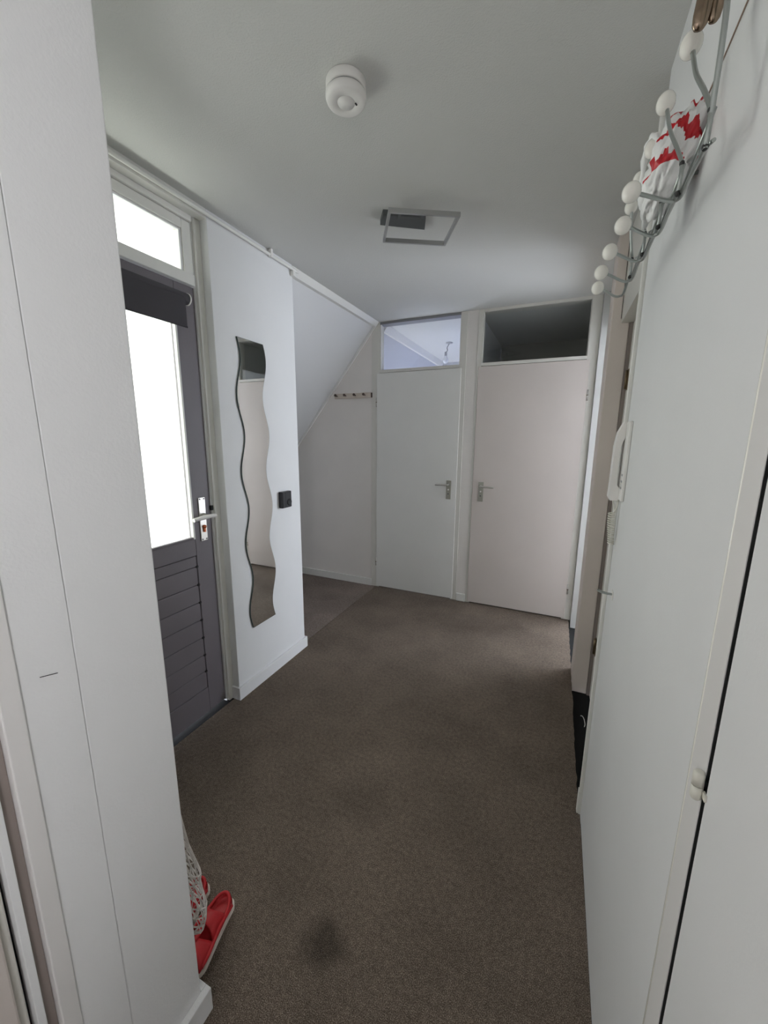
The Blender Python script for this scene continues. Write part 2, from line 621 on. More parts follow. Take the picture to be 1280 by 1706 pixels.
# trim strip along the slope / ceiling joint in the alcove
struct('trim_4', MB().prism([(-1.558, ZC - 0.0005), (-1.527, ZC - 0.0005), (-1.556, ZC - 0.035), (-1.584, ZC - 0.035)], 'Y', 2.075, YB + 0.005), 'trim_paint',
       'flat white strip where sloping roof meets the ceiling', 'trim')
struct('trim_5', MB().prism([(-1.575, 2.425), (-1.548, 2.425), (-2.44, 1.351), (-2.468, 1.351)], 'Y', YB - 0.006, YB + 0.0115), 'trim_paint',
       'thin white batten on the back wall under the slope', 'trim')

# ---- baseboards
def baseboard(name, boxes, material, label):
    m = MB()
    for b in boxes:
        m.box(*b, bev=0.002)
    return struct(name, m, material, label, 'baseboard')

baseboard('baseboard_left', [(XL, XL + 0.015, 1.434, 2.078, 0.001, 0.075), (-1.57, XL, 1.434, 1.4465, 0.001, 0.075), (-1.60, XL, 2.0665, 2.078, 0.001, 0.075)], 'wall_paint',
          'white baseboard along the foot of the mirror wall')
baseboard('baseboard_near', [(XN, XN + 0.018, 0.33, 0.500, 0.001, 0.072), (-1.5, XN, 0.4845, 0.500, 0.001, 0.072)], 'wall_paint',
          'white baseboard wrapping the near left wall corner')
baseboard('baseboard_back', [(-2.90, -1.60, YB - 0.002, YB + 0.0115, 0.001, 0.072), (-0.742, -0.662, YB - 0.002, YB + 0.0115, 0.001, 0.072)], 'trim_paint',
          'white baseboard along the back wall and between its doors')


# ================================================================== DOORS
def screw_heads(parent, pts, axis, r=0.004, material='plate_grey'):
    for p in pts:
        q = Vector(p) + Vector(axis) * 0.0015
        MB().cyl(p, q, r, 10).build('screw', material, parent)


# ---- front door (door_1), seen obliquely on the left
D = thing('door_1', (-1.60, 0.97, 0.0), 'dark grey glazed front door with horizontal boards and roller blind', 'door', kind='structure')
DX0, DX1 = -1.628, -1.588
FY0, FY1 = 0.535, 1.408
MB().box(DX0, DX1, 1.300, FY1, 0.012, 2.118, bev=0.002).build('stile', 'door_grey', D)
MB().box(DX0, DX1, FY0, 0.640, 0.012, 2.118, bev=0.002).build('stile', 'door_grey', D)
MB().box(DX0, DX1, 0.641, 1.299, 1.985, 2.118, bev=0.002).build('top_rail', 'door_grey', D)
MB().box(DX0, DX1, 0.641, 1.299, 0.875, 0.958, bev=0.002).build('middle_rail', 'door_grey', D)
MB().box(DX0, DX1, 0.641, 1.299, 0.012, 0.150, bev=0.002).build('bottom_rail', 'door_grey', D)
MB().box(DX0 + 0.004, DX0 + 0.012, 0.641, 1.299, 0.15, 0.875).build('backing_panel', 'door_grey', D)
gz = [0.150, 0.244, 0.337, 0.435, 0.533, 0.628, 0.722, 0.817, 0.872]
for a, b in zip(gz, gz[1:]):
    MB().box(DX0 + 0.013, DX1 - 0.004, 0.642, 1.298, a + 0.001, b - 0.001, bev=0.003).build('board', 'door_grey', D)
    MB().box(DX1 - 0.006, DX1 + 0.0006, 1.291, 1.303, b - 0.005, b + 0.005, bev=0.0005).build('groove_end', 'black', D) if b < 0.86 else None
pane = MB().box(-1.612, -1.606, 0.636, 1.304, 0.952, 1.99).build('glass_pane', 'glass_green', D)
for bx in ((1.290, 1.2995, 0.958, 1.985), (0.641, 0.650, 0.958, 1.985)):
    MB().box(-1.604, DX1 + 0.003, bx[0], bx[1], bx[2], bx[3], bev=0.002).build('glazing_bead', 'door_white', D)
MB().box(-1.604, DX1 + 0.003, 0.651, 1.289, 0.959, 0.969, bev=0.002).build('glazing_bead', 'door_grey', D)
pl = MB().box(DX1, DX1 + 0.006, 1.330, 1.369, 0.940, 1.158, bev=0.002).build('handle_plate', 'nickel', D)
pl['label'] = 'nickel handle plate'
screw_heads(pl, [(DX1 + 0.006, y, z) for y in (1.338, 1.361) for z in (0.948, 1.150)], (1, 0, 0))
MB().lathe([(0.011, 0), (0.011, 0.012), (0.008, 0.014), (0.008, 0.05)], (DX1 + 0.006, 1.352, 1.068), (1, 0, 0), 16).build('handle_neck', 'nickel', D)
MB().tube(smooth_path([(DX1 + 0.05, 1.388, 1.066), (DX1 + 0.054, 1.352, 1.068), (DX1 + 0.05, 1.30, 1.066), (DX1 + 0.046, 1.262, 1.062)]), 0.0095, 12).build('handle_lever', 'white_plastic', D)
lk = MB().lathe([(0.0, 0.010), (0.008, 0.010), (0.0085, 0.0)], (DX1 + 0.006, 1.350, 1.012), (1, 0, 0), 16).box(DX1 + 0.006, DX1 + 0.014, 1.3455, 1.3545, 0.985, 1.008).build('lock_cylinder', 'copper', D)
MB().box(DX1 - 0.001, DX1 + 0.012, 1.398, 1.412, 1.085, 1.11, bev=0.002).build('latch', 'black', D)
# its frame
FR = thing('trim_6', (-1.60, 0.97, 0.0), 'white wooden frame around the front door and its transom', 'door frame', kind='structure')
MB().box(-1.66, -1.566, 1.412, 1.447, 0.0, 2.408, bev=0.003).build('frame_post', 'trim_paint', FR)
MB().box(-1.66, -1.578, 1.404, 1.4115, 0.0, 2.408, bev=0.002).build('frame_stop', 'wall_paint', FR)
MB().box(-1.66, -1.566, 0.490, 0.530, 0.0, 2.408, bev=0.003).build('frame_post', 'trim_paint', FR)
MB().box(-1.66, -1.572, 0.531, 1.4035, 2.122, 2.170, bev=0.003).build('transom_bar', 'trim_paint', FR)
MB().box(-1.66, -1.566, 0.531, 1.4035, 2.384, 2.408, bev=0.003).build('frame_head', 'trim_paint', FR)
struct('wall_entrance', MB().box(-1.80, -1.661, 0.48, 0.56, 0, ZC).box(-1.80, -1.661, 1.40, 2.0, 0, ZC).box(-1.80, -1.661, 0.56, 1.40, 2.39, ZC), 'wall_paint',
       'outer wall around the front door', 'wall')
W1 = thing('window_1', (-1.61, 0.97, 2.17), 'bright transom window above the front door', 'window', kind='structure')
MB().box(-1.64, -1.578, 1.358, 1.403, 2.171, 2.383, bev=0.003).build('sash', 'trim_paint', W1)
MB().box(-1.64, -1.578, 0.532, 0.577, 2.171, 2.383, bev=0.003).build('sash', 'trim_paint', W1)
MB().box(-1.64, -1.578, 0.578, 1.357, 2.343, 2.383, bev=0.003).build('sash', 'trim_paint', W1)
MB().box(-1.60, -1.584, 1.346, 1.3575, 2.172, 2.342, bev=0.002).build('glazing_bead', 'wall_paint', W1)
MB().box(-1.60, -1.584, 0.578, 1.3455, 2.334, 2.3425, bev=0.002).build('glazing_bead', 'wall_paint', W1)
MB().box(-1.612, -1.606, 0.574, 1.362, 2.171, 2.346).build('glass_pane', 'glass_green', W1)

# ---- roller blind on the front door
RB = thing('roller_blind', (-1.555, 0.97, 1.92), 'dark grey roller blind rolled up on the front door glass', 'blind')
MB().cyl((-1.560, 0.62, 2.048), (-1.560, 1.338, 2.048), 0.024, 24).build('roller', 'blind_fabric', RB)
MB().box(-1.5375, -1.5365, 0.63, 1.312, 1.925, 2.046).build('fabric', 'blind_fabric', RB)
MB().tube([(-1.5370, 0.63, 1.924), (-1.5370, 1.312, 1.924)], 0.004, 8).build('bottom_bar', 'blind_fabric', RB)
for y0, y1 in ((1.3385, 1.345), (0.613, 0.6195)):
    e = MB().cyl((-1.560, y0, 2.048), (-1.560, y1, 2.048), 0.0255, 24).build('end_cap', 'white_plastic', RB)
    MB().box(-1.5885, -1.556, min(y1, y0) + 0.0072, max(y1, y0) + 0.003, 2.03, 2.07).build('bracket', 'blind_fabric', RB)


# ---- flush doors in the back wall
def flush_door(name, x0, x1, glass_x, material, label, hinge_side, handle_x, lever_dir, post_l, post_r, wname, wlabel, trimname):
    d = thing(name, ((x0 + x1) / 2, YB, 0), label, 'door', kind='structure')
    MB().box(x0, x1, YB, YB + 0.040, 0.010, 2.020, bev=0.003).build('leaf', material, d)
    hx = x0 - 0.004 if hinge_side < 0 else x1 + 0.004
    for z in (0.26, 1.77):
        h = MB().tube([(hx, YB + 0.002, z - 0.04), (hx, YB + 0.002, z + 0.04)], 0.0065, 10).build('hinge', 'nickel', d)
        MB().tube([(hx, YB + 0.002, z - 0.003), (hx, YB + 0.002, z + 0.003)], 0.0072, 10).build('hinge_ring', 'brass_old', h)
    p = MB().box(handle_x - 0.021, handle_x + 0.021, YB - 0.007, YB, 0.927, 1.092, bev=0.002).build('handle_plate', 'plate_nickel', d)
    MB().cyl((handle_x, YB - 0.010, 0.975), (handle_x, YB - 0.007, 0.975), 0.006, 10).build('keyhole', 'plate_grey', p)
    MB().cyl((handle_x, YB - 0.009, 1.012), (handle_x, YB - 0.007, 1.012), 0.007, 10).build('lock_button', 'white_plastic', p)
    MB().tube(smooth_path([(handle_x, YB - 0.006, 1.058), (handle_x, YB - 0.042, 1.058), (handle_x + lever_dir * 0.02, YB - 0.05, 1.058), (handle_x + lever_dir * 0.095, YB - 0.048, 1.056), (handle_x + lever_dir * 0.105, YB - 0.046, 1.055)]), 0.0085, 10).build('handle_lever', 'nickel', d)
    # frame and transom
    t = thing(trimname, ((x0 + x1) / 2, YB + 0.05, 0), 'cream wooden frame around the ' + wlabel, 'door frame', kind='structure')
    MB().box(post_l[0], post_l[1], YB + 0.006, YB + 0.10, 0, ZC, bev=0.002).build('frame_post', 'cream_paint', t)
    MB().box(post_r[0], post_r[1], YB + 0.006, YB + 0.10, 0, ZC, bev=0.002).build('frame_post', 'cream_paint', t)
    MB().box(post_l[1], post_r[0], YB + 0.003, YB + 0.10, 2.023, 2.048, bev=0.002).build('transom_bar', 'cream_paint', t)
    MB().box(post_l[1], post_r[0], YB + 0.010, YB + 0.10, 2.428, ZC, bev=0.001).build('frame_head', 'head_shade' if hinge_side < 0 else 'cream_paint', t)
    w = thing(wname, ((x0 + x1) / 2, YB + 0.03, 2.048), 'glass transom above the ' + wlabel, 'window', kind='structure')
    g0, g1 = glass_x
    MB().box(g0 - 0.004, g1 + 0.004, YB + 0.030, YB + 0.034, 2.049, 2.427).build('glass_pane', 'glass_clear', w)
    MB().box(post_l[1] + 0.001, g0, YB + 0.012, YB + 0.030, 2.0485, 2.427, bev=0.002).build('glazing_bead', 'trim_paint', w)
    MB().box(g1, post_r[0] - 0.001, YB + 0.012, YB + 0.030, 2.0485, 2.427, bev=0.002).build('glazing_bead', 'trim_paint', w)
    return d


flush_door('door_2', -1.545, -0.781, (-1.507, -0.803), 'door_white', 'cool white flush door beside the wooden peg rail', -1, -0.849, -1,
           (-1.60, -1.520), (-0.800, -0.746), 'window_2', 'white back door beside the peg rail', 'trim_7')
flush_door('door_3', -0.643, 0.157, (-0.615, 0.130), 'door_warm', 'white flush door with warm light put into its colour, right corner of the back wall', 1, -0.571, 1,
           (-0.660, -0.622), (0.134, 0.2015), 'window_3', 'back door in the right corner', 'trim_8')

# ---- recessed door on the right, hinged at the far post
D4 = thing('door_4', (0.29, 1.94, 0), 'recessed pale door past the coat rack wall', 'door', kind='structure')
MB().box(0.288, 0.328, 1.503, 2.370, -0.04, 2.02, bev=0.002).build('leaf', 'cream_paint', D4)
for z in (0.29, 1.745):
    h = MB().tube([(0.281, 2.340, z - 0.045), (0.281, 2.340, z + 0.045)], 0.007, 10).box(0.2845, 0.2879, 2.318, 2.352, z - 0.05, z + 0.05).build('hinge', 'brass_old', D4)

# ---- near closet door on the right
D5 = thing('door_5', (0.21, 0.10, 0), 'white closet door close on the right with a white hinge', 'door', kind='structure')
MB().box(XR - 0.004, 0.236, -0.325, 0.455, 0.01, 2.31, bev=0.002).build('leaf', 'panel_white', D5)
MB().box(XR, 0.236, 0.456, 0.5205, 0.01, 2.31, bev=0.003).build('leaf_stile', 'panel_white', D5)
for z in (1.035, 2.10, 0.20):
    h = MB().tube([(XR - 0.007, 0.526, z - 0.019), (XR - 0.007, 0.526, z - 0.0165), (XR - 0.007, 0.526, z - 0.0005)], [0.0045, 0.0062, 0.0062], 16) \
        .tube([(XR - 0.007, 0.526, z + 0.0005), (XR - 0.007, 0.526, z + 0.0165), (XR - 0.007, 0.526, z + 0.019)], [0.0062, 0.0062, 0.0045], 16) \
        .box(XR - 0.0025, XR - 0.0002, 0.514, 0.522, z - 0.012, z - 0.003).build('hinge', 'ivory_plastic', D5)
T9 = thing('trim_9', (0.21, 0.55, 0), 'white door post strip between coat rack wall and closet door', 'door frame', kind='structure')
MB().box(XR - 0.0015, 0.26, 0.5265, 0.5705, 0, ZC, bev=0.001).build('frame_post', 'post_pink', T9)
MB().tube([(XR, 0.5722, 0.0), (XR, 0.5722, ZC)], 0.0024, 10).build('edge_highlight', 'knob_white', T9)  # white line standing in for the highlight along the post edge
MB().box(XR - 0.0002, 0.26, 0.5248, 0.5264, 0, ZC).build('gap_shade', 'black', T9)  # black strip standing in for the shade inside the door gap

# ---- near door on the left with its casing
T10 = thing('trim_10', (XN, 0.27, 0), 'white casing boards on the near left wall', 'door frame', kind='structure')
MB().box(-0.80, XN + 0.0012, 0.2540, 0.3289, 0, 2.20, bev=0.0007).build('casing_board', 'wall_paint', T10)
MB().box(-0.80, XN + 0.004, 0.227, 0.2539, 0, 2.20, bev=0.002).build('frame_post', 'post_pink', T10)
MB().box(-0.80, XN - 0.012, 0.2125, 0.2265, 0, 2.20).build('rebate', 'brown_jamb', T10)
MB().box(-0.80, XN - 0.006, 0.201, 0.212, 0, 2.20, bev=0.001).build('frame_stop', 'wall_paint', T10)
MB().box(-0.80, XN - 0.03, 0.196, 0.2005, 0, 2.20).build('gap', 'black', T10)
sc = MB().tube([(XN + 0.0022, 0.279, 1.079), (XN + 0.0022, 0.302, 1.073)], 0.0006, 6).build('scratch_mark', 'clip_dark', T10)
D6 = thing('door_6', (-0.74, -0.2, 0), 'pale cream door at the near left edge', 'door', kind='structure')
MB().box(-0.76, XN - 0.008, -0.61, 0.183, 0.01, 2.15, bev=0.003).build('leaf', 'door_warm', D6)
MB().box(-0.76, XN - 0.016, 0.1835, 0.1955, 0.01, 2.15, bev=0.003).build('leaf_edge', 'cream_paint', D6)

# windows of the rooms out of view, glazed
def plain_window(name, label, boxes, panebox, gm='glass_clear'):
    w = thing(name, ((panebox[0] + panebox[1]) / 2, (panebox[2] + panebox[3]) / 2, panebox[4]), label, 'window', kind='structure')
    for b in boxes:
        MB().box(*b, bev=0.002).build('window_frame', 'trim_paint', w)
    MB().box(*panebox).build('glass_pane', gm, w)

_z0, _z1 = ZC + (-1.90 + 1.515) * SL, ZC + (-2.32 + 1.515) * SL
W6 = thing('window_6', (-2.15, 4.5, 1.5), 'roof window in the slope of the attic room', 'window', kind='structure')
MB().prism([(-1.91, _z0 + 0.03), (-2.31, _z1 + 0.03), (-2.315, _z1 + 0.036), (-1.915, _z0 + 0.036)], 'Y', 4.15, 4.85).build('glass_pane', 'glass_blue', W6)
for y0, y1 in ((4.151, 4.18), (4.82, 4.849)):
    MB().prism([(-1.905, _z0 + 0.012), (-2.305, _z1 + 0.012), (-2.33, _z1 + 0.028), (-1.93, _z0 + 0.028)], 'Y', y0, y1).build('window_frame', 'trim_paint', W6)
plain_window('window_4', 'window of the daylit side room on the right',
             [(2.01, 2.07, 2.94, 2.98, 0.33, 2.33), (2.01, 2.07, 4.58, 4.62, 0.33, 2.33), (2.01, 2.07, 2.981, 4.579, 0.33, 0.37), (2.01, 2.07, 2.981, 4.579, 2.29, 2.33)],
             (2.032, 2.037, 2.98, 4.58, 0.37, 2.29))
plain_window('fill_window', 'unseen window added in the right corridor wall to light the near left wall',
             [(0.27, 0.33, -1.33, -1.29, 1.06, 2.14), (0.27, 0.33, -0.61, -0.57, 1.06, 2.14), (0.27, 0.33, -1.289, -0.611, 1.06, 1.10), (0.27, 0.33, -1.289, -0.611, 2.10, 2.14)],
             (0.298, 0.302, -1.29, -0.61, 1.10, 2.10), 'glass_warm')

# ================================================================== THINGS
# ---- wavy mirror
MR = thing('wall_mirror', (XL, 1.67, 0.374), 'tall narrow mirror with wavy edges on the white wall', 'mirror')
lam, amp, yc = 0.395, 0.0197, 1.5768
def wave(z):
    w = 2 * math.pi * z / lam
    return yc - 0.01857 * math.sin(w) - 0.00657 * math.cos(w)
N = 160
zs = [0.374 + (1.945 - 0.374) * i / N for i in range(N + 1)]
left = [(wave(z), z) for z in zs]
right = [(wave(z) + 0.19, z) for z in zs]
def strip(m, x0, x1, inset):
    t = bmesh.new()
    rows = []
    for (a, b) in zip(left, right):
        z = min(max(a[1], 0.374 + inset), 1.945 - inset)
        rows.append([t.verts.new((x, y, z)) for x, y in ((x0, a[0] + inset), (x1, a[0] + inset), (x1, b[0] - inset), (x0, b[0] - inset))])
    for r0, r1 in zip(rows, rows[1:]):
        for k in range(4):
            t.faces.new([r0[k], r0[(k + 1) % 4], r1[(k + 1) % 4], r1[k]])
    t.faces.new(rows[0][::-1])
    t.faces.new(rows[-1])
    m._add(t)
    return m
strip(MB(), XL + 0.001, XL + 0.0085, 0.0).build('backing', 'mirror_edge', MR)
strip(MB(), XL + 0.0086, XL + 0.0092, 0.0015).build('mirror_glass', 'mirror_glass', MR)

# ---- black double switch / socket
SK = thing('wall_socket', (XL, 1.897, 1.025), 'black wall switch plate beside the wavy mirror', 'switch')
MB().box(XL, XL + 0.028, 1.853, 1.943, 1.026, 1.126, bev=0.004).build('housing', 'socket_black', SK)
MB().box(XL + 0.0282, XL + 0.0302, 1.858, 1.880, 1.031, 1.121, bev=0.0008).build('side_panel', 'socket_black', SK)
MB().box(XL + 0.0282, XL + 0.0302, 1.8815, 1.938, 1.031, 1.121, bev=0.0008).build('face_panel', 'socket_black', SK)
MB().lathe([(0.0, 0.0025), (0.016, 0.0025), (0.019, 0.0045), (0.021, 0.0)], (XL + 0.0303, 1.915, 1.060), (1, 0, 0), 24).build('round_insert', 'black', SK)

# ---- smoke detector
SD = thing('smoke_detector', (-0.642, 1.155, ZC), 'round white smoke detector on the ceiling', 'smoke detector')
c = (-0.642, 1.155, ZC)
MB().lathe([(0.0, 0), (0.056, 0), (0.0575, 0.003), (0.0575, 0.0235), (0.056, 0.025), (0.0, 0.025)], c, (0, 0, -1), 48).build('base', 'white_plastic', SD)
MB().lathe([(0.0, 0.0252), (0.0535, 0.0252), (0.0535, 0.0300), (0.0, 0.0300)], c, (0, 0, -1), 48).build('vent_ring', 'alu_grey', SD)
cap = MB().lathe([(0.0, 0.0302), (0.0570, 0.0302), (0.0585, 0.032), (0.0585, 0.040), (0.056, 0.047), (0.050, 0.0505), (0.0265, 0.0515), (0.0262, 0.0495), (0.0245, 0.0495), (0.0240, 0.0520), (0.0, 0.0522)], c, (0, 0, -1), 48).build('cap', 'white_plastic', SD)
MB().box(-0.618, -0.614, 1.163, 1.171, ZC - 0.0535, ZC - 0.0515).build('indicator', 'clip_dark', cap)

# ---- square ceiling lamp frame
rot = Matrix.Rotation(math.radians(29.5), 3, 'Z')
lc = Vector((-0.664, 1.868, ZC))
LP = thing('ceiling_lamp', lc, 'square grey metal frame lamp hanging just under the ceiling', 'lamp')
hx, hy, bw_, z0, z1 = 0.155, 0.131, 0.011, ZC - 0.066, ZC - 0.047
for (a, b, c_, d) in ((-hx, hx, -hy, -hy + bw_), (-hx, hx, hy - bw_, hy), (-hx, -hx + bw_, -hy + bw_, hy - bw_), (hx - bw_, hx, -hy + bw_, hy - bw_)):
    MB().box(lc.x + a, lc.x + b, lc.y + c_, lc.y + d, z0, z1, bev=0.001, rot=rot, piv=lc).build('frame_bar', 'alu_grey', LP)
MB().prism([(-0.800, 1.765), (-0.631, 1.861), (-0.668, 1.955), (-0.845, 1.834)], 'Z', ZC - 0.024, ZC - 0.0005).build('mounting_box', 'plate_grey', LP)
for a in (-0.11, -0.01):
    MB().box(lc.x + a, lc.x + a + 0.012, lc.y - hy + bw_, lc.y - hy + 0.062, z0 + 0.004, z0 + 0.009, rot=rot, piv=lc) \
        .box(lc.x + a, lc.x + a + 0.012, lc.y - hy + 0.054, lc.y - hy + 0.062, z0 + 0.009, ZC - 0.0245, rot=rot, piv=lc).build('bracket', 'plate_grey', LP)

# ---- white pipe along the mirror wall top
PP = thing('conduit_pipe', (-1.50, 1.3, ZC - 0.04), 'thin white pipe clipped under the ceiling above mirror and front door', 'pipe')
px, pz = XL + 0.014, ZC - 0.030
MB().tube(smooth_path([(px, 0.49, pz), (px, 1.2, pz + 0.001), (px, 2.03, pz), (px, 2.07, pz), (px - 0.01, 2.090, pz), (px - 0.05, 2.098, pz)], 5), 0.0085, 12).build('pipe', 'trim_paint', PP)
for y in (1.86,):
    MB().box(px - 0.010, px + 0.011, y - 0.009, y + 0.009, pz - 0.011, ZC - 0.001, bev=0.003).build('clip', 'white_plastic', PP)
MB().box(XL, px + 0.01, 2.045, 2.066, pz - 0.038, pz - 0.0095, bev=0.002).build('end_bracket', 'trim_paint', PP)

# ---- wooden peg rail on the back wall
PR = thing('peg_rail', (-1.78, YB, 1.80), 'short pale wooden peg rail with four dark pegs on back wall', 'peg rail')
yb = YB + 0.0115
MB().box(-1.985, -1.603, yb - 0.022, yb, 1.812, 1.858, bev=0.003).build('board', 'peg_wood', PR)
for x in (-1.955, -1.86, -1.758, -1.660):
    k = MB().lathe([(0.006, 0), (0.006, 0.02), (0.011, 0.026), (0.012, 0.036), (0.008, 0.042), (0.0, 0.043)], (x, yb - 0.022, 1.836), (0, -1, 0.15), 14).build('peg', 'peg_dark', PR)
MB().box(-1.602, -1.592, yb - 0.018, yb, 1.814, 1.856).build('end_block', 'peg_dark', PR)

# ---- intercom handset
IC = thing('intercom_phone', (XR, 1.41, 1.25), 'white intercom handset with coiled cord at the edge of right wall', 'intercom')
MB().box(XR - 0.010, XR - 0.0002, 1.372, 1.468, 1.262, 1.505, bev=0.003).build('wall_base', 'white_plastic', IC)
prof = [(XR - 0.0105, 1.503), (XR - 0.016, 1.505), (XR - 0.030, 1.472), (XR - 0.035, 1.43), (XR - 0.036, 1.30), (XR - 0.037, 1.268), (XR - 0.032, 1.258), (XR - 0.0105, 1.258),
        (XR - 0.0105, 1.30), (XR - 0.019, 1.31), (XR - 0.020, 1.43), (XR - 0.0105, 1.455)]
MB().prism(prof, 'Y', 1.418, 1.466).build('handset', 'white_plastic', IC)
for z in (1.30, 1.32, 1.34):
    MB().box(XR - 0.0112, XR - 0.0102, 1.380, 1.402, z, z + 0.006).build('button', 'alu_grey', IC)
coil = []
for i in range(0, 14 * 12 + 1):
    a = 2 * math.pi * i / 12
    z = 1.216 - 0.105 * i / (14 * 12)
    coil.append((XR - 0.017 + 0.0085 * math.cos(a) + 0.004 * math.sin(z * 30), 1.436 + 0.0085 * math.sin(a), z))
coil = [(XR - 0.022, 1.44, 1.259), (XR - 0.016, 1.438, 1.235)] + coil + [(XR - 0.012, 1.436, 1.118), (XR - 0.008, 1.43, 1.26)][:1]
MB().tube(coil, 0.0022, 6).build('coiled_cord', 'ivory_plastic', IC)
MB().tube(smooth_path([(XR - 0.006, 1.432, 1.262), (XR - 0.009, 1.434, 1.235), (XR - 0.016, 1.436, 1.214)]), 0.002, 6).build('cord_lead', 'ivory_plastic', IC)

# ---- chrome hook below the intercom
HK = thing('wall_hook', (XR, 1.36, 0.95), 'small chrome looped hook on the right wall below the intercom', 'hook')
MB().box(XR - 0.003, XR - 0.0002, 1.345, 1.369, 0.948, 0.978, bev=0.001).build('plate', 'white_plastic', HK)
MB().tube(smooth_path([(XR - 0.002, 1.361, 0.966), (XR - 0.02, 1.362, 0.967), (XR - 0.038, 1.365, 0.971), (XR - 0.044, 1.357, 0.973), (XR - 0.038, 1.349, 0.971), (XR - 0.02, 1.352, 0.967), (XR - 0.002, 1.353, 0.966)], 5), 0.0024, 8).build('loop', 'steel', HK)

# ---- coat rack of bent wire with white ball ends
CR = thing('coat_rack', (XR, 1.02, 1.85), 'bent grey wire coat rack with white ball ends on right wall', 'coat rack')
Lk = [(0.075, 0.825), (0.077, 0.936), (0.067, 1.048), (0.060, 1.159), (0.061, 1.267)]
Lb = [(0.151, 0.881), (0.145, 1.002), (0.138, 1.122), (0.134, 1.246), (0.128, 1.359)]
Uk = [(0.129, 0.808), (0.120, 0.914), (0.122, 1.030), (0.117, 1.132), (0.116, 1.244)]
dots = [0.737, 0.865, 0.990, 1.130, 1.282]
ZLK, ZUK, WR = 1.850, 2.020, 0.0032
for i in range(5):
    kx, ky = Lk[i]
    bx, by = Lb[i]
    ux, uy = Uk[i]
    yd = dots[i] * (0.993 if i else 1)
    xd = 0.150 - 0.004 * i
    zd = 1.846 + 0.006 * i
    zb_ = 1.850
    # upper stem -> bottom run -> lower arm
    stem = smooth_path([(ux + 0.002, uy - 0.005, ZUK - 0.012), (ux + (xd - ux) * 0.35, uy + (yd - uy) * 0.28, ZUK - 0.052), (ux + (xd - ux) * 0.75, uy + (yd - uy) * 0.62, ZUK - 0.092), (xd, yd + 0.003, zd + 0.042), (xd, yd, zd + 0.014), (xd, yd + 0.012, zd),
                        (xd - 0.0005, (yd + by) / 2, zd - 0.001), (bx + 0.002, by - 0.016, zb_ + 0.001), (bx - 0.004, by - 0.001, zb_), (bx - 0.02, by - 0.008, zb_), (kx + 0.008, ky + 0.006, ZLK)], 6)
    MB().tube(stem, WR, 8).build('hook_wire', 'steel', CR)
    rL = (0.0142, 0.0145, 0.0150, 0.0155, 0.0155)[i]
    MB().ball((kx, ky, ZLK), rL, rL * 1.0, rL * 1.08).build('ball_end', 'knob_white', CR)
    MB().ball((ux, uy, ZUK), 0.0145, 0.0145, 0.017).build('ball_end', 'knob_white', CR)
    MB().ball((xd, yd + 0.004, zd), 0.0045, 0.005, 0.005, 8).build('weld', 'clip_dark', CR)
    MB().ball((xd, yd + 0.002, zd + 0.042), 0.004, 0.0045, 0.0045, 8).build('weld', 'clip_dark', CR)
# end upright rising beside the first hook, and lattice diagonals
MB().tube(smooth_path([(0.150, 0.74, 1.843), (0.151, 0.738, 1.885), (0.150, 0.728, 1.95), (0.148, 0.727, 2.01), (0.140, 0.735, 2.085)]), WR * 1.1, 8).build('end_wire', 'steel', CR)
MB().ball((0.137, 0.737, 2.10), 0.0145, 0.0145, 0.017).build('ball_end', 'knob_white', CR)
for i in range(4):
    x0_, x1_ = 0.154 - 0.004 * i, 0.154 - 0.004 * (i + 1)
    MB().tube([(x0_, dots[i], 1.888 + 0.006 * i), (x1_, dots[i + 1] * 0.993, 1.852 + 0.006 * i)], WR * 0.85, 8).build('lattice_wire', 'steel', CR)
    MB().tube([(x0_ + 0.004, dots[i], 1.850 + 0.006 * i), (x1_ + 0.004, dots[i + 1] * 0.993, 1.894 + 0.006 * i)], WR * 0.85, 8).build('lattice_wire', 'steel', CR)
for y, z in ((1.0, 1.945),):
    MB().tube([(XR - 0.0002, y, z), (0.150, y, z)], 0.0035, 8).build('wall_stud', 'steel', CR)

# ---- thin string along the wall behind the rack
tag(MB().tube([(XR - 0.0015, 0.60, 2.075), (XR - 0.0015, 0.84, 2.071), (XR - 0.0015, 1.03, 2.066), (XR - 0.0015, 1.16, 2.03)], 0.0011, 6).build('wall_string', 'string'),
    'thin brown string stretched along wall behind the coat rack', 'string')

# ---- bronze shoehorns hanging at the top
def shoehorn(x, y, z, s, label, tw):
    T = thing('shoehorn', (x, y, z), label, 'shoehorn', 'bronze shoehorns on the coat rack')
    prof = [(0.0, 0.0), (0.0055, 0.001), (0.0085, 0.006), (0.0098, 0.018), (0.0098, 0.035), (0.0085, 0.060), (0.006, 0.085), (0.004, 0.10)]
    m = MB().lathe([(r * s, h * s) for r, h in prof], (x, y, z), (0.1 * tw, 0.05, 1), 24)
    for v in m.bm.verts:
        v.co.y = y + (v.co.y - y) * 0.6
    m.build('blade', 'bronze', T)
    MB().tube(smooth_path([(x + 0.008 * tw * s, y + 0.004, z + 0.098 * s), (x + 0.004, y, z + 0.11 * s), (x, y - 0.002, z + 0.118 * s), (x + 0.004, y, z + 0.126 * s)]), 0.002, 6).build('hanging_loop', 'bronze', T)
shoehorn(0.126, 0.752, 1.994, 1.0, 'wide shiny bronze shoehorn hanging from the coat rack wire', 1)
shoehorn(0.142, 0.757, 2.001, 0.85, 'narrower dark shoehorn hanging behind the shiny one', 1)

